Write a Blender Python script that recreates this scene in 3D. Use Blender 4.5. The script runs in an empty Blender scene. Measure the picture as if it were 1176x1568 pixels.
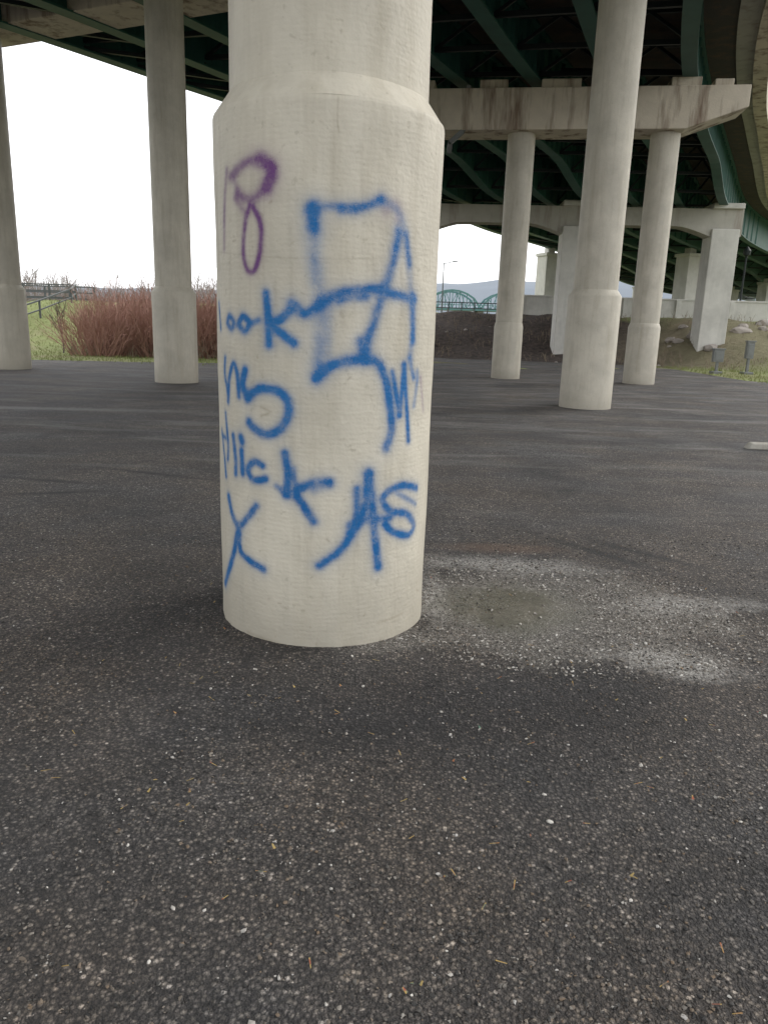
import bpy, bmesh, math, random
import numpy as np
from mathutils import Vector, Matrix, noise as mnoise
random.seed(7); rng=np.random.default_rng(7)
scene=bpy.context.scene
COL=scene.collection

# ------------------------------------------------------------ helpers
class M:
    def __init__(s): s.v=[]; s.f=[]
    def box(s,c,size,rz=0.0,taper=1.0):
        n=len(s.v); cx,cy,cz=c; sx,sy,sz=[q/2 for q in size]
        ca,sa=math.cos(rz),math.sin(rz)
        for dz in (-1,1):
            k=taper if dz>0 else 1
            for dx,dy in((-1,-1),(1,-1),(1,1),(-1,1)):
                x,y=dx*sx*k,dy*sy*k
                s.v.append((cx+x*ca-y*sa,cy+x*sa+y*ca,cz+dz*sz))
        s.f+= [(n,n+3,n+2,n+1),(n+4,n+5,n+6,n+7),(n,n+1,n+5,n+4),(n+1,n+2,n+6,n+5),(n+2,n+3,n+7,n+6),(n+3,n,n+4,n+7)]
    def beam(s,p0,p1,w,h=None):
        h=h or w
        p0=Vector(p0);p1=Vector(p1);d=(p1-p0).normalized()
        up=Vector((0,0,1)) if abs(d.z)<.95 else Vector((0,1,0))
        a=d.cross(up).normalized()*w/2; b=a.cross(d).normalized()*h/2
        n=len(s.v)
        for p in(p0,p1):
            for q in(-a-b,a-b,a+b,-a+b): s.v.append(tuple(p+q))
        s.f+= [(n,n+3,n+2,n+1),(n+4,n+5,n+6,n+7),(n,n+1,n+5,n+4),(n+1,n+2,n+6,n+5),(n+2,n+3,n+7,n+6),(n+3,n,n+4,n+7)]
    def lathe(s,cx,cy,prof,seg=64,cap=True):
        n=len(s.v)
        for r,z in prof:
            for i in range(seg):
                a=2*math.pi*i/seg; s.v.append((cx+r*math.cos(a),cy+r*math.sin(a),z))
        for j in range(len(prof)-1):
            for i in range(seg):
                k=(i+1)%seg
                s.f.append((n+j*seg+i,n+j*seg+k,n+(j+1)*seg+k,n+(j+1)*seg+i))
        if cap:
            s.f.append(tuple(n+(len(prof)-1)*seg+i for i in range(seg)))
    def sweep(s,pts,hw,z0,z1):
        n0=len(s.v); NP=len(pts)
        for i in range(NP):
            a=pts[max(0,i-1)];b=pts[min(NP-1,i+1)]
            dx,dy=b[0]-a[0],b[1]-a[1];l=math.hypot(dx,dy);nx,ny=-dy/l,dx/l
            za=z0[i] if hasattr(z0,'__len__') else z0
            zb=z1[i] if hasattr(z1,'__len__') else z1
            x,y=pts[i][:2]
            s.v+= [(x+nx*hw,y+ny*hw,za),(x-nx*hw,y-ny*hw,za),(x-nx*hw,y-ny*hw,zb),(x+nx*hw,y+ny*hw,zb)]
        for i in range(NP-1):
            p=n0+4*i
            for k in range(4):
                l=(k+1)%4
                s.f.append((p+k,p+l,p+4+l,p+4+k))
        s.f.append((n0,n0+3,n0+2,n0+1)); p=n0+4*(NP-1); s.f.append((p,p+1,p+2,p+3))
    def ribbon(s,p0,p1,w0,w1,ax=None):
        p0=Vector(p0);p1=Vector(p1);d=(p1-p0)
        if ax is None: ax=Vector((random.uniform(-1,1),random.uniform(-.4,.4),random.uniform(-.2,.2)))
        a=ax-d*(ax.dot(d)/max(d.length_squared,1e-9))
        a=a.normalized() if a.length>1e-6 else Vector((1,0,0))
        n=len(s.v)
        s.v+= [tuple(p0-a*w0/2),tuple(p0+a*w0/2),tuple(p1+a*w1/2),tuple(p1-a*w1/2)]
        s.f.append((n,n+1,n+2,n+3))
    def obj(s,name,mat,smooth=False,parent=None,bevel=0):
        me=bpy.data.meshes.new(name); me.from_pydata(s.v,[],s.f); me.update()
        o=bpy.data.objects.new(name,me); COL.objects.link(o)
        me.materials.append(mat)
        if smooth:
            me.polygons.foreach_set('use_smooth',[True]*len(me.polygons))
            try: me.set_sharp_from_angle(angle=math.radians(25))
            except Exception: pass
        if bevel:
            m=o.modifiers.new('bev','BEVEL');m.width=bevel;m.segments=2;m.limit_method='ANGLE'
        if parent: o.parent=parent
        return o
def empty(name):
    e=bpy.data.objects.new(name,None);COL.objects.link(e);return e

class N:
    def __init__(s,name):
        s.m=bpy.data.materials.new(name);s.m.use_nodes=True;s.t=s.m.node_tree
        s.b=s.t.nodes['Principled BSDF'];s.pos=s.t.nodes.new('ShaderNodeNewGeometry').outputs['Position']
        s.b.inputs['Specular IOR Level'].default_value=.3
    def set(s,sock,v):
        if isinstance(v,bpy.types.NodeSocket): s.t.links.new(v,sock)
        elif isinstance(v,(tuple,list)) and len(v)==3 and sock.type=='RGBA': sock.default_value=(*v,1)
        else: sock.default_value=v
    def math(s,op,a,b=0.0,clamp=False):
        n=s.t.nodes.new('ShaderNodeMath');n.operation=op;n.use_clamp=clamp
        s.set(n.inputs[0],a);s.set(n.inputs[1],b);return n.outputs[0]
    def noise(s,scale,detail=4,rough=.5,vec=None,dist=0):
        n=s.t.nodes.new('ShaderNodeTexNoise');s.set(n.inputs['Vector'],vec or s.pos)
        n.inputs['Scale'].default_value=scale;n.inputs['Detail'].default_value=detail
        n.inputs['Roughness'].default_value=rough;n.inputs['Distortion'].default_value=dist
        return n.outputs['Fac']
    def voro(s,scale,vec=None,feature='F1'):
        n=s.t.nodes.new('ShaderNodeTexVoronoi');n.feature=feature;s.set(n.inputs['Vector'],vec or s.pos)
        n.inputs['Scale'].default_value=scale;return n
    def ramp(s,f,stops):
        n=s.t.nodes.new('ShaderNodeValToRGB');s.set(n.inputs[0],f);e=n.color_ramp.elements
        while len(e)<len(stops): e.new(.5)
        for el,(p,c) in zip(e,stops):
            el.position=p; el.color=(c,c,c,1) if not isinstance(c,(tuple,list)) else (*c,1)
        return n.outputs[0]
    def mix(s,f,a,b,mode='MIX'):
        n=s.t.nodes.new('ShaderNodeMix');n.data_type='RGBA';n.blend_type=mode;n.clamp_factor=True
        s.set(n.inputs[0],f);s.set(n.inputs[6],a);s.set(n.inputs[7],b);return n.outputs[2]
    def mapping(s,loc=(0,0,0),rot=(0,0,0),scale=(1,1,1),kind='POINT',vec=None):
        n=s.t.nodes.new('ShaderNodeMapping');n.vector_type=kind;s.set(n.inputs[0],vec or s.pos)
        n.inputs[1].default_value=loc;n.inputs[2].default_value=rot;n.inputs[3].default_value=scale
        return n.outputs[0]
    def blob(s,cx,cy,rx,ry,rot=0,nz=None,amt=.5,edge=(.7,1.1)):
        v=s.mapping((cx,cy,0),(0,0,rot),(rx,ry,1e3),'TEXTURE')
        n=s.t.nodes.new('ShaderNodeVectorMath');n.operation='LENGTH';s.t.links.new(v,n.inputs[0])
        l=n.outputs['Value']
        if nz is not None: l=s.math('ADD',l,s.math('MULTIPLY',s.math('SUBTRACT',nz,.5),amt))
        return s.ramp(s.math('MULTIPLY',l,.5),[(edge[0]/2,1.0),(edge[1]/2,0.0)])
    def bump(s,h,strength=.4,dist=.01):
        n=s.t.nodes.new('ShaderNodeBump');n.inputs['Strength'].default_value=strength
        n.inputs['Distance'].default_value=dist;s.set(n.inputs['Height'],h)
        s.t.links.new(n.outputs[0],s.b.inputs['Normal'])
    def attr(s,name):
        a=s.t.nodes.new('ShaderNodeAttribute');a.attribute_name=name;return a.outputs['Fac']
    def fin(s,col,rough=.8):
        s.set(s.b.inputs['Base Color'],col);s.set(s.b.inputs['Roughness'],rough);return s.m
    def sep(s):
        n=s.t.nodes.new('ShaderNodeSeparateXYZ');s.t.links.new(s.pos,n.inputs[0]);return n.outputs

# ------------------------------------------------------------ camera
H=1.55; P=math.radians(14.0); ROLL=math.radians(1.8)
cam=bpy.data.cameras.new('camera');co=bpy.data.objects.new('camera',cam);COL.objects.link(co)
cam.sensor_fit='VERTICAL';cam.sensor_height=36;cam.lens=36*1150/1568
cam.clip_end=6000;cam.clip_start=.05
co.matrix_world=Matrix.Translation((0,0,H))@Matrix.Rotation(math.pi/2-P,4,'X')@Matrix.Rotation(ROLL,4,'Z')
scene.camera=co

# ------------------------------------------------------------ world / light
w=bpy.data.worlds.new('World');scene.world=w;w.use_nodes=True;nt=w.node_tree
bg=nt.nodes['Background'];sky=nt.nodes.new('ShaderNodeTexSky');sky.sky_type='NISHITA'
sky.sun_disc=False;sky.sun_elevation=math.radians(38);sky.sun_rotation=math.radians(60)
sky.dust_density=5;sky.air_density=1.2
mx=nt.nodes.new('ShaderNodeMix');mx.data_type='RGBA';mx.inputs[0].default_value=.85
nt.links.new(sky.outputs[0],mx.inputs[6]);mx.inputs[7].default_value=(13.4,13.5,13.8,1)
nt.links.new(mx.outputs[2],bg.inputs[0]);bg.inputs[1].default_value=.15
sun=bpy.data.lights.new('sun','SUN');so=bpy.data.objects.new('sun',sun);COL.objects.link(so)
sun.energy=.9;sun.angle=math.radians(25);sun.color=(1,.97,.92)
el,az=math.radians(38),math.radians(60)
sd=Vector((math.sin(az)*math.cos(el),math.cos(az)*math.cos(el),math.sin(el)))
so.rotation_euler=sd.to_track_quat('Z','Y').to_euler()
scene.view_settings.view_transform='Standard';scene.view_settings.look='None';scene.view_settings.exposure=0

# ------------------------------------------------------------ materials
def mat_paint(name,base,graf=False,dirt=.35):
    n=N(name);x,y,z=n.sep()
    big=n.noise(1.6,5,.65);fine=n.noise(40,2,.6)
    streak=n.noise(1,4,.65,n.mapping(scale=(8,8,.8)))
    c=n.mix(n.ramp(big,[(.35,0),(.72,1)]),base,tuple(b*.76 for b in base))
    c=n.mix(n.math('MULTIPLY',n.ramp(streak,[(.47,0),(.75,1)]),dirt),c,(base[0]*.55,base[1]*.52,base[2]*.46))
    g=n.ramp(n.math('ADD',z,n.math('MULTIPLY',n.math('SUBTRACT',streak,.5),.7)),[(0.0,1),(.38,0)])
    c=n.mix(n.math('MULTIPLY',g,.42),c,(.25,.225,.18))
    spk=n.ramp(n.noise(28,2,.5),[(.66,0),(.72,1)])
    c=n.mix(n.math('MULTIPLY',spk,.3),c,(.3,.27,.2))
    rough=.62
    if graf:
        st=n.attr('stain')
        c=n.mix(n.math('MULTIPLY',st,n.math('ADD',n.noise(25,2,.6),.1)),c,(.24,.20,.14))
        sp=n.noise(300,1,.7)
        pat=n.math('ADD',n.math('MULTIPLY',n.noise(11,3,.65),1.3),.28)
        def dens(s):
            v=n.math('MULTIPLY',s,n.math('ADD',n.math('MULTIPLY',sp,1.5),.35))
            return n.math('MULTIPLY',v,pat,True)
        c=n.mix(dens(n.attr('purple_spray')),c,(.125,.045,.16))
        c=n.mix(dens(n.attr('blue_spray')),c,n.mix(big,(.004,.085,.27),(.010,.145,.37)))
    w2=n.t.nodes.new('ShaderNodeTexWave');w2.bands_direction='Z';n.set(w2.inputs['Vector'],n.pos);w2.inputs['Scale'].default_value=14;w2.inputs['Distortion'].default_value=4
    h=n.math('ADD',n.math('MULTIPLY',fine,.6),n.math('MULTIPLY',n.noise(6,3,.5),1.5))
    h=n.math('ADD',h,n.math('MULTIPLY',w2.outputs['Fac'],.06))
    n.bump(h,.6,.009)
    return n.fin(c,rough)
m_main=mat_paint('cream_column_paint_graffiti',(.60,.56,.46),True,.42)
m_colm=mat_paint('cream_column_paint',(.54,.505,.42),False,.45)

def mat_conc(name,base,stain=.7,rust=True):
    n=N(name)
    c=n.mix(n.noise(2.2,4,.65),tuple(b*.7 for b in base),base)
    st=n.ramp(n.noise(1,4,.65,n.mapping(scale=(2.2,2.2,.3))),[(.5,0),(.66,1)])
    c=n.mix(n.math('MULTIPLY',st,stain),c,(.13,.075,.045) if rust else tuple(b*.45 for b in base))
    dk=n.ramp(n.noise(.6,4,.6),[(.5,0),(.75,1)])
    c=n.mix(n.math('MULTIPLY',dk,.4),c,tuple(b*.4 for b in base))
    n.bump(n.noise(20,4,.6),.4,.02)
    return n.fin(c,.85)
m_cap=mat_conc('stained_cap_concrete',(.66,.59,.47),.8)
m_conc=mat_conc('weathered_concrete',(.50,.48,.42),.35)
m_wall=mat_conc('pale_concrete_wall',(.66,.645,.59),.25,False)
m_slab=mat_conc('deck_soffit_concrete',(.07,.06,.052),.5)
def simple(name,c,r=.6,sc=8,var=.45,bump=0):
    n=N(name);col=n.mix(n.noise(sc,3,.6),tuple(q*(1-var) for q in c),c)
    if bump:n.bump(n.noise(sc*3,3,.6),.4,bump)
    return n.fin(col,r)
m_green=simple('green_girder_steel',(.04,.135,.105),.5,1.5,.6)
m_dsteel=simple('dark_steel',(.025,.033,.033),.5)
m_truss=simple('truss_green_paint',(.10,.22,.22),.5)
m_rail=simple('galvanised_rail',(.10,.11,.11),.5)
m_brush=simple('red_twigs',(.43,.245,.19),.8,.9,.45)
m_brush2=simple('brown_twigs',(.30,.24,.17),.8,1,.5)
m_tree=simple('bark',(.13,.11,.09),.9)
m_far=simple('far_tree_twigs',(.27,.23,.215),.9,.2,.3)
m_rock=simple('boulder_stone',(.40,.36,.32),.9,2,.5,.03)
m_box=simple('grey_cabinet_paint',(.22,.23,.22),.5)
m_stone=simple('abutment_stone',(.20,.18,.16),.9,1.5,.6,.05)

def mat_asphalt():
    n=N('old_asphalt')
    nf=n.noise(9,5,.75)
    v1=n.voro(76);v2=n.voro(175)
    def rnd(v):
        s=n.t.nodes.new('ShaderNodeSeparateColor');n.t.links.new(v.outputs['Color'],s.inputs[0]);return s.outputs
    r1=rnd(v1);r2=rnd(v2)
    base=n.ramp(r1[0],[(0,(.022,.021,.021)),(.40,(.056,.053,.051)),(.72,(.125,.115,.105)),(.90,(.20,.185,.16)),(.975,(.34,.31,.27)),(1,(.6,.57,.52))])
    fine=n.ramp(r2[1],[(0,(.020,.020,.020)),(.6,(.080,.075,.070)),(.93,(.18,.165,.145)),(1,(.38,.36,.33))])
    c=n.mix(.40,base,fine)
    gap=n.ramp(v1.outputs['Distance'],[(.22,0),(.60,1)])
    c=n.mix(n.math('MULTIPLY',gap,.76),c,(.012,.012,.012))
    warmn=n.noise(.8,3,.6)
    c=n.mix(n.ramp(warmn,[(.38,0),(.62,1)]),n.mix(1,c,(1.0,1.0,1.04),'MULTIPLY'),n.mix(1,c,(1.32,1.17,1.04),'MULTIPLY'))
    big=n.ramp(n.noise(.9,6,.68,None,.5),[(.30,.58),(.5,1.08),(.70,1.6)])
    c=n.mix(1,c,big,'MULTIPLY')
    nz=n.noise(2.2,4,.65)
    nc=n.math('ADD',n.math('MULTIPLY',nz,.5),n.math('MULTIPLY',nf,.5))
    x,y,z=n.sep()
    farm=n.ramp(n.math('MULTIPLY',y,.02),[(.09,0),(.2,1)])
    c=n.mix(1,c,n.mix(farm,(1,1,1),(1.12,1.14,1.17)),'MULTIPLY')  # grazing sheen painted in: far asphalt colour lightened and cooled
    sc=n.ramp(n.noise(1,5,.7,n.mapping(rot=(0,0,.12),scale=(.28,1.1,1)),1.2),[(.50,0),(.72,1)])
    c=n.mix(n.math('MULTIPLY',n.math('MULTIPLY',sc,farm),.5),c,(.25,.245,.24))
    dk=n.ramp(n.noise(1,5,.65,n.mapping((3,9,0),(0,0,-.2),(.3,.9,1))),[(.53,0),(.66,1)])
    c=n.mix(n.math('MULTIPLY',n.math('MULTIPLY',dk,farm),.7),c,(.034,.034,.036))
    tar=n.blob(.45,2.85,1.25,.46,.1,nc,1.6,(.4,1.3))
    c=n.mix(n.math('MULTIPLY',tar,.9),c,n.mix(1,c,(.34,.34,.37),'MULTIPLY'))
    lf=n.blob(-1.05,3.7,.55,.8,.2,nc,1.4,(.3,1.3))
    c=n.mix(n.math('MULTIPLY',lf,.55),c,n.mix(1,c,(.4,.4,.42),'MULTIPLY'))  # shade left of the column base, painted into the asphalt colour
    for cx,cy,a,l_ in((1.55,5.15,-.9,.65),(1.85,5.2,-.8,.6),(-3.2,7.0,-.2,.5),(-2.4,7.5,-.35,.8),(-2.9,6.5,.3,.5)):
        t=n.blob(cx,cy,l_,.07,a,nf,1.2,(.2,1.2));c=n.mix(n.math('MULTIPLY',t,.85),c,(.014,.014,.015))
    # sandy silt and gravel washed out from the column base, damp in the middle
    g1=n.blob(1.00,4.02,1.02,.76,.0,nc,2.4,(.72,.98))
    g2=n.blob(1.40,3.45,.38,.28,-.3,nc,2.2,(.6,.98))
    g3=n.blob(.08,3.52,.40,.16,.3,nc,1.8,(.6,1.05))
    g=n.math('MAXIMUM',n.math('MAXIMUM',g1,g2),g3)
    grit=n.ramp(r2[0],[(0,(.050,.046,.040)),(.5,(.145,.132,.113)),(.85,(.28,.26,.23)),(1,(.62,.60,.55))])
    patchy=n.ramp(nf,[(.40,0),(.55,1)])
    spk=n.ramp(r1[2],[(.35,0),(.40,1)])
    c=n.mix(n.math('MULTIPLY',g,n.math('ADD',n.math('MULTIPLY',n.math('MULTIPLY',patchy,spk),.45),.45)),c,grit)
    rim=n.math('MAXIMUM',n.blob(.80,4.80,.90,.24,-.06,nc,2.6,(.2,1.0)),n.blob(1.40,3.34,.40,.2,-.25,nc,2.6,(.3,1.05)))
    rim=n.math('MAXIMUM',rim,n.blob(1.75,4.15,.62,.2,.1,nc,2.8,(.1,1.0)))
    rim=n.math('MAXIMUM',rim,n.blob(.30,4.15,.12,.55,.0,nc,2.0,(.2,1.0)))
    c=n.mix(n.math('MULTIPLY',n.math('MULTIPLY',rim,n.math('ADD',n.math('MULTIPLY',spk,.55),.22)),1.0,True),c,n.mix(.6,grit,(.52,.51,.48)))
    d=n.blob(.74,4.02,.50,.44,.1,nc,2.2,(.60,1.0))
    silt=n.mix(n.ramp(nc,[(.38,0),(.62,1)]),(.052,.052,.034),(.135,.125,.092))
    c=n.mix(n.math('MULTIPLY',d,.88),c,n.mix(.16,silt,grit))
    rust=n.blob(.85,5.2,.45,.13,.0,nf,.8,(.4,1.2));c=n.mix(n.math('MULTIPLY',rust,.4),c,(.17,.10,.06))
    for cx,cy,rx,ry,a in((5.6,15.85,1.1,.12,-.05),(-6.0,12.6,2.6,.25,.05)):
        l=n.blob(cx,cy,rx,ry,a,nf,1.6,(.2,1.2));c=n.mix(n.math('MULTIPLY',l,.42),c,(.34,.33,.32))
    dcore=n.blob(.58,4.14,.30,.28,.1,nz,1.2,(.5,.95))
    rough=n.mix(d,(.80,.80,.80),n.mix(dcore,(.40,.40,.40),(.13,.13,.13)))
    hgt=n.math('SUBTRACT',0.0,n.math('ADD',v1.outputs['Distance'],n.math('MULTIPLY',v2.outputs['Distance'],.6)))
    hgt=n.math('MULTIPLY',hgt,n.math('SUBTRACT',1.0,n.math('MULTIPLY',n.blob(.66,4.06,.48,.44,.1,nz,1.2,(.6,1.0)),.88)))
    n.bump(hgt,1.0,.010)
    n.b.inputs['Specular IOR Level'].default_value=.5
    return n.fin(c,rough)
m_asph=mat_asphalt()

def mat_ground():
    n=N('grass_and_soil')
    nz=n.noise(.5,4,.6)
    gr=n.mix(n.noise(3,4,.7),(.17,.20,.065),(.31,.34,.15))
    gr=n.mix(n.ramp(n.noise(.25,4,.6),[(.50,0),(.70,1)]),gr,(.30,.25,.16))
    soil=n.mix(n.ramp(n.noise(3.5,6,.8),[(.35,0),(.70,1)]),(.020,.016,.014),(.13,.098,.08))
    s=n.blob(5.5,42,10.5,10,0,nz,.7,(.8,1.05))
    c=n.mix(s,gr,soil)
    r=n.blob(19,40,8,6,0,nz,.7,(.6,1.1))
    c=n.mix(n.math('MULTIPLY',r,.8),c,n.mix(n.noise(2.5,4,.7),(.08,.065,.045),(.28,.24,.16)))
    n.bump(n.noise(5,5,.75),.9,.2)
    return n.fin(c,.95)
m_ground=mat_ground()

# ------------------------------------------------------------ terrain
def sstep(t): t=min(1,max(0,t));return t*t*(3-2*t)
def hgt(x,y):
    if y<24: return 0.0
    if x>-8:
        start=37.5 - 3.5*sstep((x-13)/5)+.8*mnoise.noise(Vector((x*.3,7,0)))
        h=2.4*sstep((y-start)/11)
        h+=.22*mnoise.noise(Vector((x*.55,y*.5,4)))*sstep((y-38)/4)
    else:
        k=sstep((x+23)/3.5)
        h=2.35*sstep((y-33)/11)*k + (-.6)*(1-k)*sstep((y-36)/6)
    return h+0.12*mnoise.noise(Vector((x*.35,y*.35,0)))*sstep((y-27)/6)
def axis(lo,hi,core0,core1,step):
    a=list(np.arange(core0,core1+.01,step));s=step;v=core1
    while v<hi: s*=1.35;v+=s;a.append(v)
    s=step;v=core0
    while v>lo: s*=1.35;v-=s;a.insert(0,v)
    return a
xs=axis(-2500,2500,-45,50,.6);ys=axis(-600,4000,22,70,.6)
g=M();g.v=[(x,y,hgt(x,y)) for y in ys for x in xs];W=len(xs)
g.f=[(j*W+i,j*W+i+1,(j+1)*W+i+1,(j+1)*W+i) for j in range(len(ys)-1) for i in range(W-1)]
g.obj('ground',m_ground,True)

bd=[(-90,25.5),(-30,25.8),(-16,25.6),(-10,26.3),(-6,27.5),(-3,30),(0,35),(3,37.4),(8,37.0),(12,34.5),(12.6,31),(12.2,27.5),(14,25.6),(20,24.6),(70,23.5)]
def cr(p0,p1,p2,p3,t):
    return tuple(.5*((2*b)+(-a+c)*t+(2*a-5*b+4*c-d)*t*t+(-a+3*b-3*c+d)*t**3) for a,b,c,d in zip(p0,p1,p2,p3))
def smooth(pts,k):
    q=[pts[0]]+list(pts)+[pts[-1]];o=[]
    for i in range(len(pts)-1):
        for j in range(k): o.append(cr(q[i],q[i+1],q[i+2],q[i+3],j/k))
    o.append(tuple(pts[-1]));return o
be=smooth(bd,14)
be=[(x,y+.35*mnoise.noise(Vector((x*1.3,3,0)))+.15*mnoise.noise(Vector((x*4,3,0)))) for x,y in be]
a=M();n_=len(be)
a.v=[(x,y,.03+max(0,hgt(x,y))) for x,y in be]+[(x,24+(y-24)*.6,.015+max(0,hgt(x,24+(y-24)*.6))) for x,y in be]+[(x,22,.012) for x,y in be]+[(x*1.0,-60,.012) for x,y in be]
for r in range(3):
    for i in range(n_-1):
        a.f.append(((r+1)*n_+i,(r+1)*n_+i+1,r*n_+i+1,r*n_+i))
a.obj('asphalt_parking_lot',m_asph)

# ------------------------------------------------------------ main column with spray paint
CX,CY,R,R2,HS=-.32,3.945,.548,.47,2.46
nf,nb,nr=560,70,640
th=np.concatenate([np.linspace(math.radians(-100),math.radians(110),nf,endpoint=False),np.linspace(math.radians(110),math.radians(260),nb,endpoint=False)])
zz=np.linspace(0,HS,nr)
TH,ZZ=np.meshgrid(th,zz)
Rr=R+.0025*np.sin(TH*3+ZZ*1.3)+.0018*np.sin(ZZ*7.3+TH*2)+.001*np.sin(TH*11+ZZ*4)
Rr-=.004*np.exp(-((ZZ-HS)/.008)**2)
for zl in(1.27,1.80): Rr+=.0009/(1+np.exp(-(ZZ-zl-.014*np.sin(TH*2.3)-.004*np.sin(TH*13))/.004))*np.exp(-np.maximum(0,ZZ-zl)/.2)
Rr-=.006*np.exp(-ZZ/.012)*(np.sin(TH*9)+np.sin(TH*23)>.2)
VX=CX+Rr*np.sin(TH);VY=CY-Rr*np.cos(TH)
blue=np.zeros_like(TH);purp=np.zeros_like(TH);stn=np.zeros_like(TH);S=TH*R
def wall(x,y):
    """chart of the painted face, rolled round the sleeve -> (arc length, height)"""
    cx=488+(935-y)*.0187;hw=155+(935-y)*.0265
    s=max(-.985,min(.985,(x-cx)/hw))
    t=math.asin(s)*.911+math.radians(4.6)
    k=(781-y)/1150+(x-588)*.0314/1150
    e=(-.2419+.9703*k)/(.9703+.2419*k)
    return t*R,H+(CY-R*math.cos(t))*e
def stroke(A,pts,wd=.022,al=1.0,soft=2.1,halo=.16):
    q=[wall(*p) for p in (smooth(pts,5) if len(pts)>2 else pts)]
    D=np.full(A.shape,9.0,np.float32)
    for (s0,z0),(s1,z1) in zip(q[:-1],q[1:]):
        m=.12
        c0,c1=np.searchsorted(th[:nf]*R,[min(s0,s1)-m,max(s0,s1)+m]);r0,r1=np.searchsorted(zz,[min(z0,z1)-m,max(z0,z1)+m])
        if c1<=c0 or r1<=r0: continue
        s=S[r0:r1,c0:c1];z=ZZ[r0:r1,c0:c1];dx,dz=s1-s0,z1-z0;L=dx*dx+dz*dz+1e-9
        t=np.clip(((s-s0)*dx+(z-z0)*dz)/L,0,1)
        d=np.hypot(s-s0-t*dx,z-z0-t*dz);D[r0:r1,c0:c1]=np.minimum(D[r0:r1,c0:c1],d)
    v=al*np.exp(-(D/wd)**soft)+halo*al*np.exp(-(D/(wd*2.1))**2)
    np.copyto(A,1-(1-A)*(1-np.clip(v,0,1)))
B=lambda *p,w=.021,a=.97:stroke(blue,list(p),w*1.2,a)
# tall box-like letter on the right
B((478,318),(478,380),(484,440),(487,510),(483,570),w=.030,a=.42);B((479,314),(479,345),w=.025,a=.75)
B((470,318),(500,314),(540,316),w=.018,a=.45);B((520,317),(550,314),(577,303),w=.020,a=.8)
B((585,305),(606,325),(616,365),(622,430),(626,500),(622,545),w=.019,a=.38);B((616,355),(621,400),w=.016,a=.5);B((626,450),(627,520),w=.017,a=.6)
B((604,352),(598,385),(588,420),(576,455),(564,495),(550,540),w=.023,a=.70)
B((446,462),(464,477),(480,468),(505,450),(540,442),(575,440),(592,447),(628,455),a=.9)
B((512,458),(530,452),(556,452),w=.017,a=.7)
B((480,576),(497,560),(525,550),(556,548),(572,553),(584,580),(590,615),(592,655),(584,682),w=.022,a=.95)
B((545,520),(556,545),w=.022,a=.7);B((500,450),(498,530),(490,560),w=.018,a=.2)
B((594,566),(600,598),(605,632),w=.013,a=.9);B((605,632),(609,600),(612,556),w=.013,a=.9);B((612,556),(616,610),(619,672),w=.014,a=.9)
B((634,566),(634,585),(629,618),w=.014,a=.5);B((622,545),(628,575),w=.015,a=.6)
# row one: look
B((333,462),(336,500),w=.013,a=.85);B((347,492),(350,482),(357,490),(353,500),(347,492),w=.016,a=.85)
B((364,494),(371,482),(381,492),(374,504),(364,494),w=.016,a=.9);B((384,492),(396,488),w=.014,a=.6)
B((407,447),(410,480),(411,524),w=.019,a=.95);B((447,466),(428,487),(412,493),(428,506),(448,522),w=.019)
# row two: my
B((343,545),(342,570),(346,598),w=.013,a=.8);B((346,612),(349,578),(356,554),(362,572),(364,604),w=.014,a=.85)
B((374,564),(370,586),(377,606),w=.019,a=.95);B((377,604),(402,592),(430,600),(440,622),(432,648),(410,662),(390,656),(379,644),w=.020)
# row three: dick
B((341,630),(344,680),(343,700),w=.013,a=.9);B((334,655),(338,700),(340,726),w=.012,a=.8);B((334,662),(340,668),w=.012,a=.6);B((353,664),(356,700),(356,722),w=.015)
B((366,688),(367,722),w=.016);B((365,667),(367,672),w=.020);B((398,710),(386,704),(376,716),(384,732),(403,730),w=.017)
B((433,692),(437,722),(434,754),w=.020);B((420,742),(432,752),w=.015,a=.7)
B((498,735),(476,736),(450,750),(460,772),(474,795),w=.020,a=.85);B((476,746),(496,738),w=.020,a=.5);B((446,715),(448,748),w=.013,a=.5)
# row four
B((344,757),(350,785),(360,802),(374,790),(388,772),w=.017);B((360,802),(354,835),(346,862),(337,890),w=.018);B((361,812),(363,840),(378,856),(398,868),w=.018)
B((482,862),(512,840),(536,806),(552,765),(556,722),w=.020,a=.9);B((556,722),(562,770),(566,820),(571,864),w=.021)
B((538,745),(538,790),(528,812),w=.018,a=.7);B((528,800),(556,792),(590,790),w=.018,a=.75)
B((632,744),(610,740),(586,750),(578,765),(592,780),(616,784),(628,800),(620,816),(596,812),(582,800),w=.018)
B((600,752),(631,768),w=.014,a=.5)
Pp=lambda *p,w=.018,a=.7:stroke(purp,list(p),w*1.1,a)
Pp((350,258),(346,300),(344,340),(343,378),w=.014,a=.5);Pp((356,268),(372,252),(396,242),(416,250),(417,272),(404,292),(386,302),(366,296),w=.022,a=.55)
Pp((400,242),(418,258),(412,285),w=.030,a=.75);Pp((374,300),(362,275),(366,262),w=.017,a=.35)
Pp((386,312),(378,340),(374,380),(379,410),(391,410),(400,380),(401,340),(390,314),w=.014,a=.85);Pp((362,300),(380,325),w=.015,a=.35)
Pp((585,318),(600,312),(604,330),w=.03,a=.25);Pp((640,575),(645,625),w=.012,a=.3)
T=lambda *p,w=.004,a=.6:stroke(stn,list(p),w,a,2,.3)
T((515,146),(514,180),(516,200),a=.5,w=.003);T((652,500),(650,560),a=.3);T((655,350),(653,420),a=.3);T((333,300),(334,400),w=.006,a=.4)
T((334,383),(400,390),(500,394),(600,391),(660,386),w=.003,a=.22);T((600,830),(604,880),w=.003,a=.25)
T((372,965),(430,985),w=.007,a=.4);T((570,950),(610,935),w=.006,a=.4);T((398,620),(412,628),(398,634),w=.006,a=.5)
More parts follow.
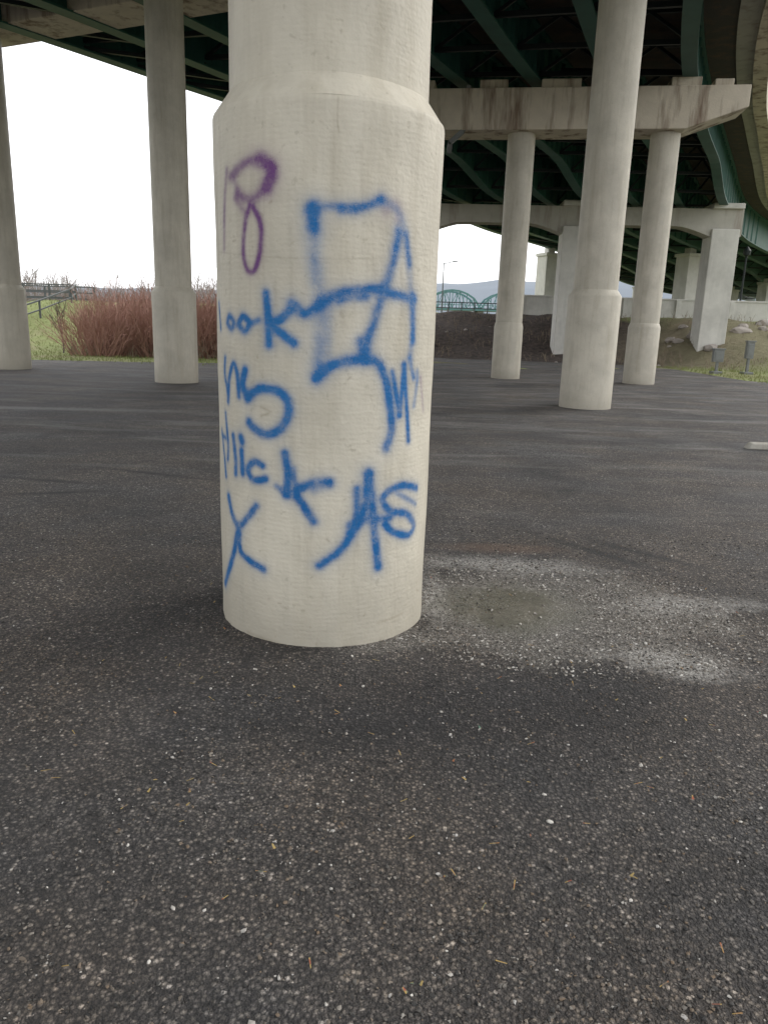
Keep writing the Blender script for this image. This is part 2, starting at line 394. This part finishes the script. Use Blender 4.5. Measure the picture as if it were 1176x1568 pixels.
for _ in range(34):
    x=random.uniform(345,645);y=random.uniform(180,900);T((x,y),(x+random.uniform(-3,3),y+random.uniform(25,120)),w=random.uniform(.004,.011),a=random.uniform(.08,.22))
for _ in range(60):
    x=random.uniform(340,645);y=random.uniform(180,950);T((x,y),(x+random.uniform(-5,5),y+random.uniform(-4,4)),w=random.uniform(.002,.005),a=random.uniform(.2,.6))
nt_=nf+nb
extra=[(R-.006,HS+.004),(R2+.004,HS+.098),(R2,HS+.104),(R2-.002,HS+.35),(R2-.004,10.0)]
vx=[VX.ravel()];vy=[VY.ravel()];vz=[ZZ.ravel()]
for r,z in extra:
    rr=r+.0015*np.sin(th*3+z);vx.append(CX+rr*np.sin(th));vy.append(CY-rr*np.cos(th));vz.append(np.full(nt_,z)+(.004*np.sin(th*4+1) if 2.5<z<2.6 else 0))
V=np.stack([np.concatenate(vx),np.concatenate(vy),np.concatenate(vz)],1)
rows=nr+len(extra)
J,I=np.meshgrid(np.arange(rows-1),np.arange(nt_),indexing='ij');K=(I+1)%nt_
F=np.stack([J*nt_+I,J*nt_+K,(J+1)*nt_+K,(J+1)*nt_+I],-1).reshape(-1,4)
me=bpy.data.meshes.new('bridge_column');me.vertices.add(len(V));me.vertices.foreach_set('co',V.astype(np.float32).ravel())
me.loops.add(F.size);me.loops.foreach_set('vertex_index',F.astype(np.int32).ravel())
me.polygons.add(len(F));me.polygons.foreach_set('loop_start',np.arange(0,F.size,4,dtype=np.int32));me.polygons.foreach_set('loop_total',np.full(len(F),4,np.int32))
me.update(calc_edges=True);me.validate()
me.polygons.foreach_set('use_smooth',np.ones(len(me.polygons),bool))
for nm,A in(('blue_spray',blue),('purple_spray',purp),('stain',stn)):
    at=me.attributes.new(nm,'FLOAT','POINT');arr=np.zeros(len(V),np.float32);arr[:A.size]=A.ravel();at.data.foreach_set('value',arr)
me.set_sharp_from_angle(angle=math.radians(28))
me.materials.append(m_main);o=bpy.data.objects.new('bridge_column',me);COL.objects.link(o)

# ------------------------------------------------------------ other round columns
def column(x,y,r,hs,r2,top):
    m=M();m.lathe(x,y,[(r,-.1),(r*1.0,.3),(r*.995,hs-.02),(r*.985,hs),(r2+.01,hs+.10),(r2,hs+.11),(r2*.985,top)],72)
    return m.obj('bridge_column',m_colm,True)
column(4.10,15.75,.525,2.24,.435,8.6)
column(-5.25,18.9,.525,2.16,.43,8.6)
column(-10.75,21.75,.525,2.2,.43,8.6)
column(-.6,17.3,.525,2.2,.43,8.6)
column(3.72,24.3,.45,1.62,.41,7.2)
column(7.78,23.75,.475,1.72,.42,7.25)
column(-.3,24.9,.45,1.65,.41,7.2)
column(-10.2,8.9,.54,2.3,.45,8.6)

# ------------------------------------------------------------ pier caps
def cap(name,p0,p1,zb,zt,wd,taper=1.6,mat=m_cap,pads=(),rise=.55):
    p0=Vector(p0);p1=Vector(p1);L=(p1-p0).length;d=(p1-p0).normalized();n=Vector((-d.y,d.x))
    m=M()
    prof=[(0,zb+rise),(taper,zb),(L-taper,zb),(L,zb+rise),(L,zt),(0,zt)]
    b=len(m.v)
    for sgn in(-1,1):
        for s,z in prof:
            q=p0+d*s+n*sgn*wd/2;m.v.append((q.x,q.y,z))
    k=len(prof);m.f.append(tuple(range(b,b+k)));m.f.append(tuple(range(b+2*k-1,b+k-1,-1)))
    for i in range(k):
        j=(i+1)%k;m.f.append((b+i,b+k+i,b+k+j,b+j))
    for s,hh,ww in pads:
        q=p0+d*s;m.box((q.x,q.y,zt+hh/2-.01),(ww,wd*.8,hh),math.atan2(d.y,d.x))
    return m.obj(name,mat,bevel=.02)
cap('pier_cap_beam',(-12.4,22.75),(7.2,14.2),8.5,9.72,1.25)
cap('pier_cap_beam',(-2.5,25.2),(9.75,23.4),7.12,8.22,1.25,pads=[(1.2,.26,.9),(3.3,.26,.8),(5.4,.26,.8),(7.3,.26,1.1),(9.0,.26,.8),(10.7,.26,.8),(11.7,.2,.5)])
cap('pier_cap_beam',(-12,9.8),(4.2,1.7),8.5,9.72,1.3)
m=M()
for x,y in((1.2,41.4),(9.25,40.7),(16.5,40.2)):
    m.box((x,y,3.2),(1.35,1.35,6.9),-.06);m.box((x,y,7.72),(1.5,1.5,.26),-.06)
m.obj('pier_frame_legs',m_wall,bevel=.04)
m=M();x0,x1=-.4,17.3;k=48
pts=[]
for i in range(k+1):
    x=x0+(x1-x0)*i/k;dd=min(abs(x-1.2),abs(x-9.25),abs(x-16.5));zb=6.75-.75*max(0,1-dd/2.2)**1.3
    pts.append((x,41.5-.078*(x+.4),zb))
m.sweep([(p[0],p[1]) for p in pts],.5,[p[2] for p in pts],7.6)
m.obj('pier_cap_beam',m_conc)

# ------------------------------------------------------------ deck
Ls=[(-25,3),(-17,13),(-10.9,20.6),(-7.8,24.8),(-5.2,28.5),(-2.5,34),(.3,40),(5.5,52),(12,63),(20,80),(33,109),(60,150)]
Rs=[(0,-8),(3.6,4),(7,15),(9.35,22),(12.1,28.3),(14.5,33),(17.6,39),(24.5,52),(33,64),(45,80),(62,105),(90,140)]
Lp=smooth(Ls,8);Rp=smooth(Rs,8);NN=len(Lp)
def lane(f): return [(l[0]+(r[0]-l[0])*f,l[1]+(r[1]-l[1])*f) for l,r in zip(Lp,Rp)]
def zbot(i):
    s=i/8; return 8.47-.72*sstep((s-5)/1)
ZB=[zbot(i) for i in range(NN)]
deck=empty('highway_bridge_deck')
m=M()
a0=lane(0);a1=lane(1)
for i in range(NN):
    m.v+= [(*a0[i],9.8),(*a1[i],9.8),(*a1[i],10.1),(*a0[i],10.1)]
for i in range(NN-1):
    p=4*i
    for k in range(4):
        l=(k+1)%4;m.f.append((p+k,p+l,p+4+l,p+4+k))
m.f.append((0,3,2,1));p=4*(NN-1);m.f.append((p,p+1,p+2,p+3))
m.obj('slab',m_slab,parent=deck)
m=M();m.sweep(lane(-.012),.22,9.6,10.95);m.sweep(lane(1.012),.22,9.45,10.95)
m.obj('parapets',m_cap,parent=deck)
m=M();m.sweep(lane(.985),.3,9.72,9.79);m.obj('edge_soffit',m_conc,parent=deck)
fr=[.035,.155,.28,.405,.53,.655,.78,.905]
m=M()
for f in fr:
    l=lane(f);m.sweep(l,.02,[z+.04 for z in ZB],9.795);m.sweep(l,.2,ZB,[z+.05 for z in ZB]);m.sweep(l,.18,9.72,9.79)
    for i in range(0,60): m.box((l[i][0],l[i][1],(ZB[i]+9.75)/2),(.3,.02,9.65-ZB[i]),.35)
m.obj('girders',m_green,parent=deck)
m=M()
for i in range(2,NN,3):
    for f0,f1 in zip(fr[:-1],fr[1:]):
        A=lane(f0)[i];Bq=lane(f1)[i]
        m.beam((*A,9.5),(*Bq,9.5),.1,.12);m.beam((*A,ZB[i]+.3),(*Bq,ZB[i]+.3),.1,.12)
        mid=((A[0]+Bq[0])/2,(A[1]+Bq[1])/2,9.5);m.beam((*A,ZB[i]+.3),mid,.08);m.beam((*Bq,ZB[i]+.3),mid,.08)
for i in range(2,NN-3,3):
    A=lane(fr[0])[i];Bq=lane(fr[1])[i+3];m.beam((*A,ZB[i]+.12),(*Bq,ZB[i+3]+.12),.1)
m.obj('cross_frames',m_dsteel,parent=deck)
m=M();pp=[(2.05,24.0,8.3),(2.05,24.0,7.5),(1.95,24.0,7.1),(1.6,24.05,6.8)]
for p,q in zip(pp[:-1],pp[1:]): m.beam(p,q,.13)
m.beam((1.6,24.05,6.8),(1.6,24.3,6.6),.13);m.obj('drain_pipe',m_box)
for x,y,t in((12.4,62.5,7.15),(33,104,7.2),(22.5,60,7.2),(42,88,7.2),(45,104,7.2)):
    m=M();m.box((x,y,(t+2)/2),(1.35,1.35,t-2),.4);m.box((x,y,t+.12),(1.55,1.55,.24),.4);m.box((x,y,t+.45),(.6,.6,.42),.4)
    m.obj('bridge_pillar',m_wall,bevel=.03)

# ------------------------------------------------------------ bank top: wall, lamps, fence
def wallobj(name,p0,p1,z0,z1,th_,mat):
    m=M();m.beam((p0[0],p0[1],(z0+z1)/2),(p1[0],p1[1],(z0+z1)/2),th_,z1-z0)
    m.beam((p0[0],p0[1],z1+.05),(p1[0],p1[1],z1+.05),th_+.12,.1)
    d=Vector((p1[0]-p0[0],p1[1]-p0[1]));n=int(d.length/3)
    for i in range(n+1):
        q=Vector(p0)+d*i/n;m.box((q.x,q.y-.1,(z0+z1)/2),(.3,th_+.12,z1-z0+.03))
    m.obj(name,mat,bevel=.01)
wallobj('concrete_retaining_wall',(8.4,50.6),(38,48.5),1.7,3.6,.35,m_wall)
m=M()
for i in range(14):
    x=-3+i*.85;m.beam((x,51,2.1),(x,51,3.15),.07)
for z in(2.75,3.1):m.beam((-3.2,51,z),(8.3,51,z),.06)
m.obj('guard_rail',m_rail)
def lamp(x,y,z,h,s=1,name='street_lamp'):
    m=M();m.lathe(x,y,[(.16*s,z),(.16*s,z+.25),(.07*s,z+.4),(.05*s,z+h-.6),(.09*s,z+h-.55),(.05*s,z+h-.5)],12)
    m.lathe(x,y,[(.05*s,z+h-.5),(.2*s,z+h-.4),(.24*s,z+h-.15),(.12*s,z+h),(.02*s,z+h+.12)],12)
    m.obj(name,m_dsteel,True)
lamp(22.3,50,2.3,4.6)
m=M();m.lathe(5.6,85,[(.09,2),(.05,8.2)],8);m.beam((5.6,85,8.1),(6.6,85,8.35),.07);m.box((6.8,85,8.35),(.5,.2,.12));m.obj('light_pole',m_rail)
m=M()
def rock(m,x,y,z,s,sub=2):
    bm=bmesh.new();bmesh.ops.create_icosphere(bm,subdivisions=sub,radius=1)
    sx,sy,sz=s*random.uniform(.8,1.3),s*random.uniform(.7,1),s*random.uniform(.5,.8);off=Vector((random.random()*50,random.random()*50,0))
    b=len(m.v)
    for v in bm.verts:
        k=1+.45*mnoise.noise(v.co*1.5+off);m.v.append((x+v.co.x*k*sx,y+v.co.y*k*sy,z+v.co.z*k*sz))
    m.f+=[tuple(b+v.index for v in f.verts) for f in bm.faces];bm.free()
for i in range(46):
    x=random.uniform(14.5,32);y=random.uniform(38.5,44);rock(m,x,y,hgt(x,y)+.02,random.uniform(.15,.45))
for i in range(28):
    x=random.uniform(0,16);y=random.uniform(37,47);rock(m,x,y,hgt(x,y),random.uniform(.05,.14),1)
m.obj('boulders',m_rock)
def cabinet(x,y,h,wd):
    m=M();z=hgt(x,y);m.box((x,y,z+h*.25),(.1,.1,h*.5));m.box((x,y,z+h*.72),(wd,.2,h*.5));m.box((x,y,z+h*.99),(wd+.06,.26,.05));m.box((x,y-.11,z+h*.72),(wd*.7,.02,h*.36));m.box((x,y,z+.04),(.4,.4,.1))
    m.obj('utility_cabinet',m_box,bevel=.01)
cabinet(13.5,31.6,1.0,.42);cabinet(14.9,31.9,1.35,.3)
m=M();m.lathe(15.2,28.5,[(.06,0),(.06,.75),(.075,.76),(.075,.86),(.02,.9)],14);m.obj('bollard',simple('bollard_green',(.02,.12,.06)),True)
m=M();m.box((6.0,10.5,.055),(1.9,.18,.09),-.03,.93);m.obj('concrete_wheel_stop',m_conc,bevel=.02)

# ------------------------------------------------------------ far green truss bridge
tb=empty('truss_bridge')
m=M();Yt=190
for Y in(Yt,Yt+9):
    for x0,x1,hh in((8,22,4.2),(22,36,4.2),(36,50,4.2)):
        n_s=8;pr=None
        for i in range(n_s+1):
            x=x0+(x1-x0)*i/n_s;z=6.0+hh*math.sin(math.pi*min(1,max(0,i/n_s)))**.6
            if pr: m.beam(pr,(x,Y,z),.42);m.beam((pr[0],Y,6.0),(x,Y,z),.15) if i%2 else m.beam(pr,(x,Y,6.0),.15)
            m.beam((x,Y,6),(x,Y,z+.01),.2);pr=(x,Y,z)
m.beam((-20,Yt+4,5.8),(60,Yt+4,5.8),9,.6);m.beam((-20,Yt,6.8),(60,Yt,6.8),.15)
m.obj('truss_spans',m_truss,parent=tb)
m=M()
for x in(8,22,36,50):m.box((x,Yt+4,2.8),(1.5,8,5.6))
m.obj('piers',m_stone,parent=tb)

# ------------------------------------------------------------ footbridge at left
fb=empty('footbridge');m=M()
m.beam((-45,46,1.95),(-20.2,46,1.95),3,.5)
for x in(-36,-29.5,-24.5):m.box((x,46,.4),(.7,2.4,2.7))
m.obj('deck',m_conc,parent=fb)
m=M()
for y in(44.6,47.4):
    for z in(2.5,2.85,3.2):m.beam((-45,y,z),(-18,y,z),.07)
    for i in range(19):m.beam((-45+i*1.5,y,2.2),(-45+i*1.5,y,3.22),.1)
# handrail following the embankment down from the end of the footbridge
hp=[(-18,44.6,3.2),(-17.2,42,2.9),(-17.6,39,2.2),(-18.2,36,1.5)]
for p,q in zip(hp[:-1],hp[1:]):
    m.beam(p,q,.07);m.beam((p[0],p[1],p[2]-.45),(q[0],q[1],q[2]-.45),.06);m.beam((q[0],q[1],q[2]-1.1),q,.08)
m.obj('railing',m_rail,parent=fb)
m=M();m.box((-21,46,.7),(1.8,3.4,2.3));m.obj('abutment',m_stone,parent=fb)

# ------------------------------------------------------------ vegetation
def twig(m,p,d,L,w,depth,g=.06):
    k=3;q=Vector(p);dd=Vector(d).normalized()
    for i in range(k):
        nd=(dd+Vector((random.gauss(0,.16),random.gauss(0,.16),random.gauss(g,.08)))).normalized()
        e=q+nd*L/k;m.ribbon(q,e,w*(1-i/k*.6),w*(1-(i+1)/k*.6))
        if depth>0:
            for _ in range(2):
                b=(nd+Vector((random.gauss(0,.5),random.gauss(0,.5),random.gauss(.1,.3)))).normalized()
                twig(m,q+(e-q)*random.random(),b,L*random.uniform(.3,.5),w*.6,depth-1)
        q=e;dd=nd
def bushes(name,mat,clumps,per,w):
    m=M()
    for cx,cy,rx,h in clumps:
        for i in range(per):
            a=random.uniform(0,6.28);r=random.random()**.6
            x=cx+rx*.55*r*math.cos(a);y=cy+rx*.45*r*math.sin(a)
            L=h*random.uniform(.72,1.05)*(1-.18*r)
            twig(m,(x,y,hgt(x,y)-.05),(math.cos(a)*r*.62+random.gauss(0,.12),math.sin(a)*r*.5+random.gauss(0,.12),1),L,w,1,-.03)
    return m.obj(name,mat)
cl=[]
for x in np.arange(-11.6,-2.5,1.1):
    for y in(31.2,33.4,35.6): cl.append((x-(.9 if y>35 else 0)+random.gauss(0,.35),y+random.gauss(0,.3),random.uniform(1.3,2.0),random.uniform(2.1,2.75)*(.95 if y>32 else .9)))
bushes('bushes',m_brush,cl,135,.030)
def thicket(name,mat,x0,x1,y0,y1,count,h0,h1,w,depth=1):
    m=M()
    for i in range(count):
        x=random.uniform(x0,x1);y=random.uniform(y0,y1)
        if mnoise.noise(Vector((x*.6,y*.6,1)))<-.1: continue
        twig(m,(x,y,hgt(x,y)-.05),(random.gauss(0,.3),random.gauss(0,.3),1),random.uniform(h0,h1),w,depth)
    return m.obj(name,mat)
thicket('undergrowth',m_brush2,-12.5,-2,29.8,35,700,.3,.8,.03,1)
thicket('undergrowth',m_brush2,-1,15,37.5,48,700,.15,.45,.025,1)
thicket('undergrowth',m_brush2,13,30,34,46,700,.15,.5,.025,1)
def tree(name,x,y,h,w,mat,depth=3,spread=.45):
    m=M();z=hgt(x,y)-.1
    def br(p,d,L,w_,dep):
        q=Vector(p);dd=Vector(d).normalized();k=4
        for i in range(k):
            nd=(dd+Vector((random.gauss(0,.09),random.gauss(0,.09),.03))).normalized();e=q+nd*L/k
            m.beam(q,e,w_*(1-.15*i),w_*(1-.15*i)) if w_>.02 else m.ribbon(q,e,w_*1.4,w_)
            if dep>0 and (i>0 or dep<depth):
                for _ in range(3 if dep==depth else 2):
                    b=(nd*.7+Vector((random.gauss(0,spread),random.gauss(0,spread),random.uniform(.1,.5)))).normalized()
                    br(e,b,L*random.uniform(.4,.6),w_*.5,dep-1)
            q=e;dd=nd
    br((x,y,z),(0,0,1),h*.75,w,depth);m.obj(name,mat)
tree('bare_tree',-13.6,32,1.9,.05,m_tree,2);tree('bare_tree',24.2,47,4.4,.11,m_tree)
tree('bare_tree',26.5,49,5,.12,m_tree)
m=M()
for i in range(240):
    x=random.uniform(-120,-10);y=random.uniform(120,160)
    hh=random.uniform(5,9)*(.9+.5*mnoise.noise(Vector((x*.05,0,0))))
    for _ in range(9): twig(m,(x+random.gauss(0,1),y,1.5),(random.gauss(0,.3),random.gauss(0,.3),1),hh*random.uniform(.5,1.05),.13,1)
m.obj('distant_trees',m_far)
m=M()
for i in range(12000):
    x=random.uniform(-24,-6) if i%3 else random.uniform(12.5,24);y=random.uniform(25.8,44) if x<0 else random.uniform(25.5,37)
    h=random.uniform(.04,.12);z=hgt(x,y);m.ribbon((x,y,z-.01),(x+random.gauss(0,.04),y+random.gauss(0,.04),z+h),.03,.004)
m.obj('grass',simple('grass_blades',(.25,.28,.10),.9,1,.5))

def hill(name,Y,base,amp,col,seed,x0=-1500,x1=1500):
    m=M();k=260
    for i in range(k+1):
        x=x0+(x1-x0)*i/k;lf=.60+.40*sstep((x+150)/200)
        z=(base+amp*mnoise.fractal(Vector((x*.0035+seed,seed,0)),1,2,4))*lf+1.5*mnoise.noise(Vector((x*.06,seed,3)))
        m.v+=[(x,Y,-5),(x,Y+60,max(4,z*.7)),(x,Y+160,max(6,z))]
    for i in range(k):
        for j in range(2): m.f.append((3*i+j,3*i+3+j,3*i+4+j,3*i+1+j))
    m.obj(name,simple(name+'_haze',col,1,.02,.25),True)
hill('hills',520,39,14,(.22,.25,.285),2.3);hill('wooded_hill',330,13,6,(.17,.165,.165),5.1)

# ------------------------------------------------------------ loose gravel and litter
bm=bmesh.new();bmesh.ops.create_icosphere(bm,subdivisions=1,radius=1);iv=np.array([v.co[:] for v in bm.verts]);iF=np.array([[v.index for v in f.verts] for f in bm.faces]);bm.free()
def pebbles(name,pts,sizes,mat):
    n=len(pts);k=len(iv)
    s=sizes[:,None,None]*(1+rng.normal(0,.28,(n,k,1)).clip(-.5,.6))*np.stack([rng.uniform(.7,1.4,n),rng.uniform(.6,1.1,n),rng.uniform(.4,.8,n)],-1)[:,None,:]
    a=rng.uniform(0,6.28,n);v=iv[None]*s;x=v[...,0]*np.cos(a)[:,None]-v[...,1]*np.sin(a)[:,None];y=v[...,0]*np.sin(a)[:,None]+v[...,1]*np.cos(a)[:,None]
    v=np.stack([x+pts[:,0:1],y+pts[:,1:2],v[...,2]+.012+sizes[:,None]*.25],-1).reshape(-1,3)
    f=(iF[None]+(np.arange(n)*k)[:,None,None]).reshape(-1,3)
    me=bpy.data.meshes.new(name);me.from_pydata(v.tolist(),[],f.tolist());me.materials.append(mat);o=bpy.data.objects.new(name,me);COL.objects.link(o)
def mat_peb(name,stops):
    n=N(name);v=n.voro(60);s=n.t.nodes.new('ShaderNodeSeparateColor');n.t.links.new(v.outputs['Color'],s.inputs[0])
    return n.fin(n.ramp(s.outputs[0],stops),.8)
mp=mat_peb('mixed_gravel',[(0,(.025,.025,.025)),(.42,(.065,.062,.058)),(.74,(.15,.138,.122)),(.88,(.17,.125,.085)),(.96,(.27,.25,.22)),(1,(.5,.48,.45))])
n1=34000;yy=.75+5.0*rng.random(n1)**1.1;xx=(rng.random(n1)-.5)*2*(.6*yy+.35)
dn=np.array([mnoise.noise(Vector((float(a_)*1.6,float(b_)*1.6,2))) for a_,b_ in zip(xx,yy)])
ok=(np.hypot(xx-CX,yy-CY)>R+.01)&(rng.random(n1)<.62+1.1*dn);pebbles('loose_gravel',np.stack([xx,yy],1)[ok],(.0025+.0048*rng.random(n1)**2)[ok],mp)
mp2=mat_peb('pale_gravel',[(0,(.10,.09,.08)),(.6,(.24,.22,.19)),(1,(.56,.54,.5))])
n2=4600;aa=rng.uniform(0,6.28,n2);rr_=rng.random(n2)**.5
xx=1.0+1.15*rr_*np.cos(aa);yy=4.0+.85*rr_*np.sin(aa)
keep=(np.hypot(xx-CX,yy-CY)>R+.008)&((np.hypot((xx-.72)/.46,(yy-4)/.42)>1)|(rng.random(n2)<.08))
pebbles('washed_gravel',np.stack([xx,yy],1)[keep],(.0025+.0075*rng.random(n2)**2.5)[keep],mp2)
n3=210;yy=.9+4.4*rng.random(n3);xx=(rng.random(n3)-.4)*1.3*yy
ok=np.hypot(xx-CX,yy-CY)>R+.02
pebbles('white_stones',np.stack([xx,yy],1)[ok],(.0035+.0055*rng.random(n3)**2.5)[ok],mat_peb('white_stone',[(0,(.35,.33,.3)),(1,(.66,.63,.57))]))
m=M()
for i in range(130):
    y=random.uniform(1,4.5);x=random.uniform(-.55,.6)*y
    if math.hypot(x-CX,y-CY)<R+.05: continue
    a_=random.uniform(0,6.28);L=random.uniform(.006,.035)
    m.ribbon((x,y,.022),(x+L*math.cos(a_),y+L*math.sin(a_),.028),.009 if L<.018 else .0025,.004,Vector((-math.sin(a_),math.cos(a_),0)))
m.obj('leaf_litter',mat_peb('dry_leaf',[(0,(.34,.23,.08)),(.6,(.38,.29,.12)),(.85,(.3,.08,.05)),(1,(.06,.2,.15))]))
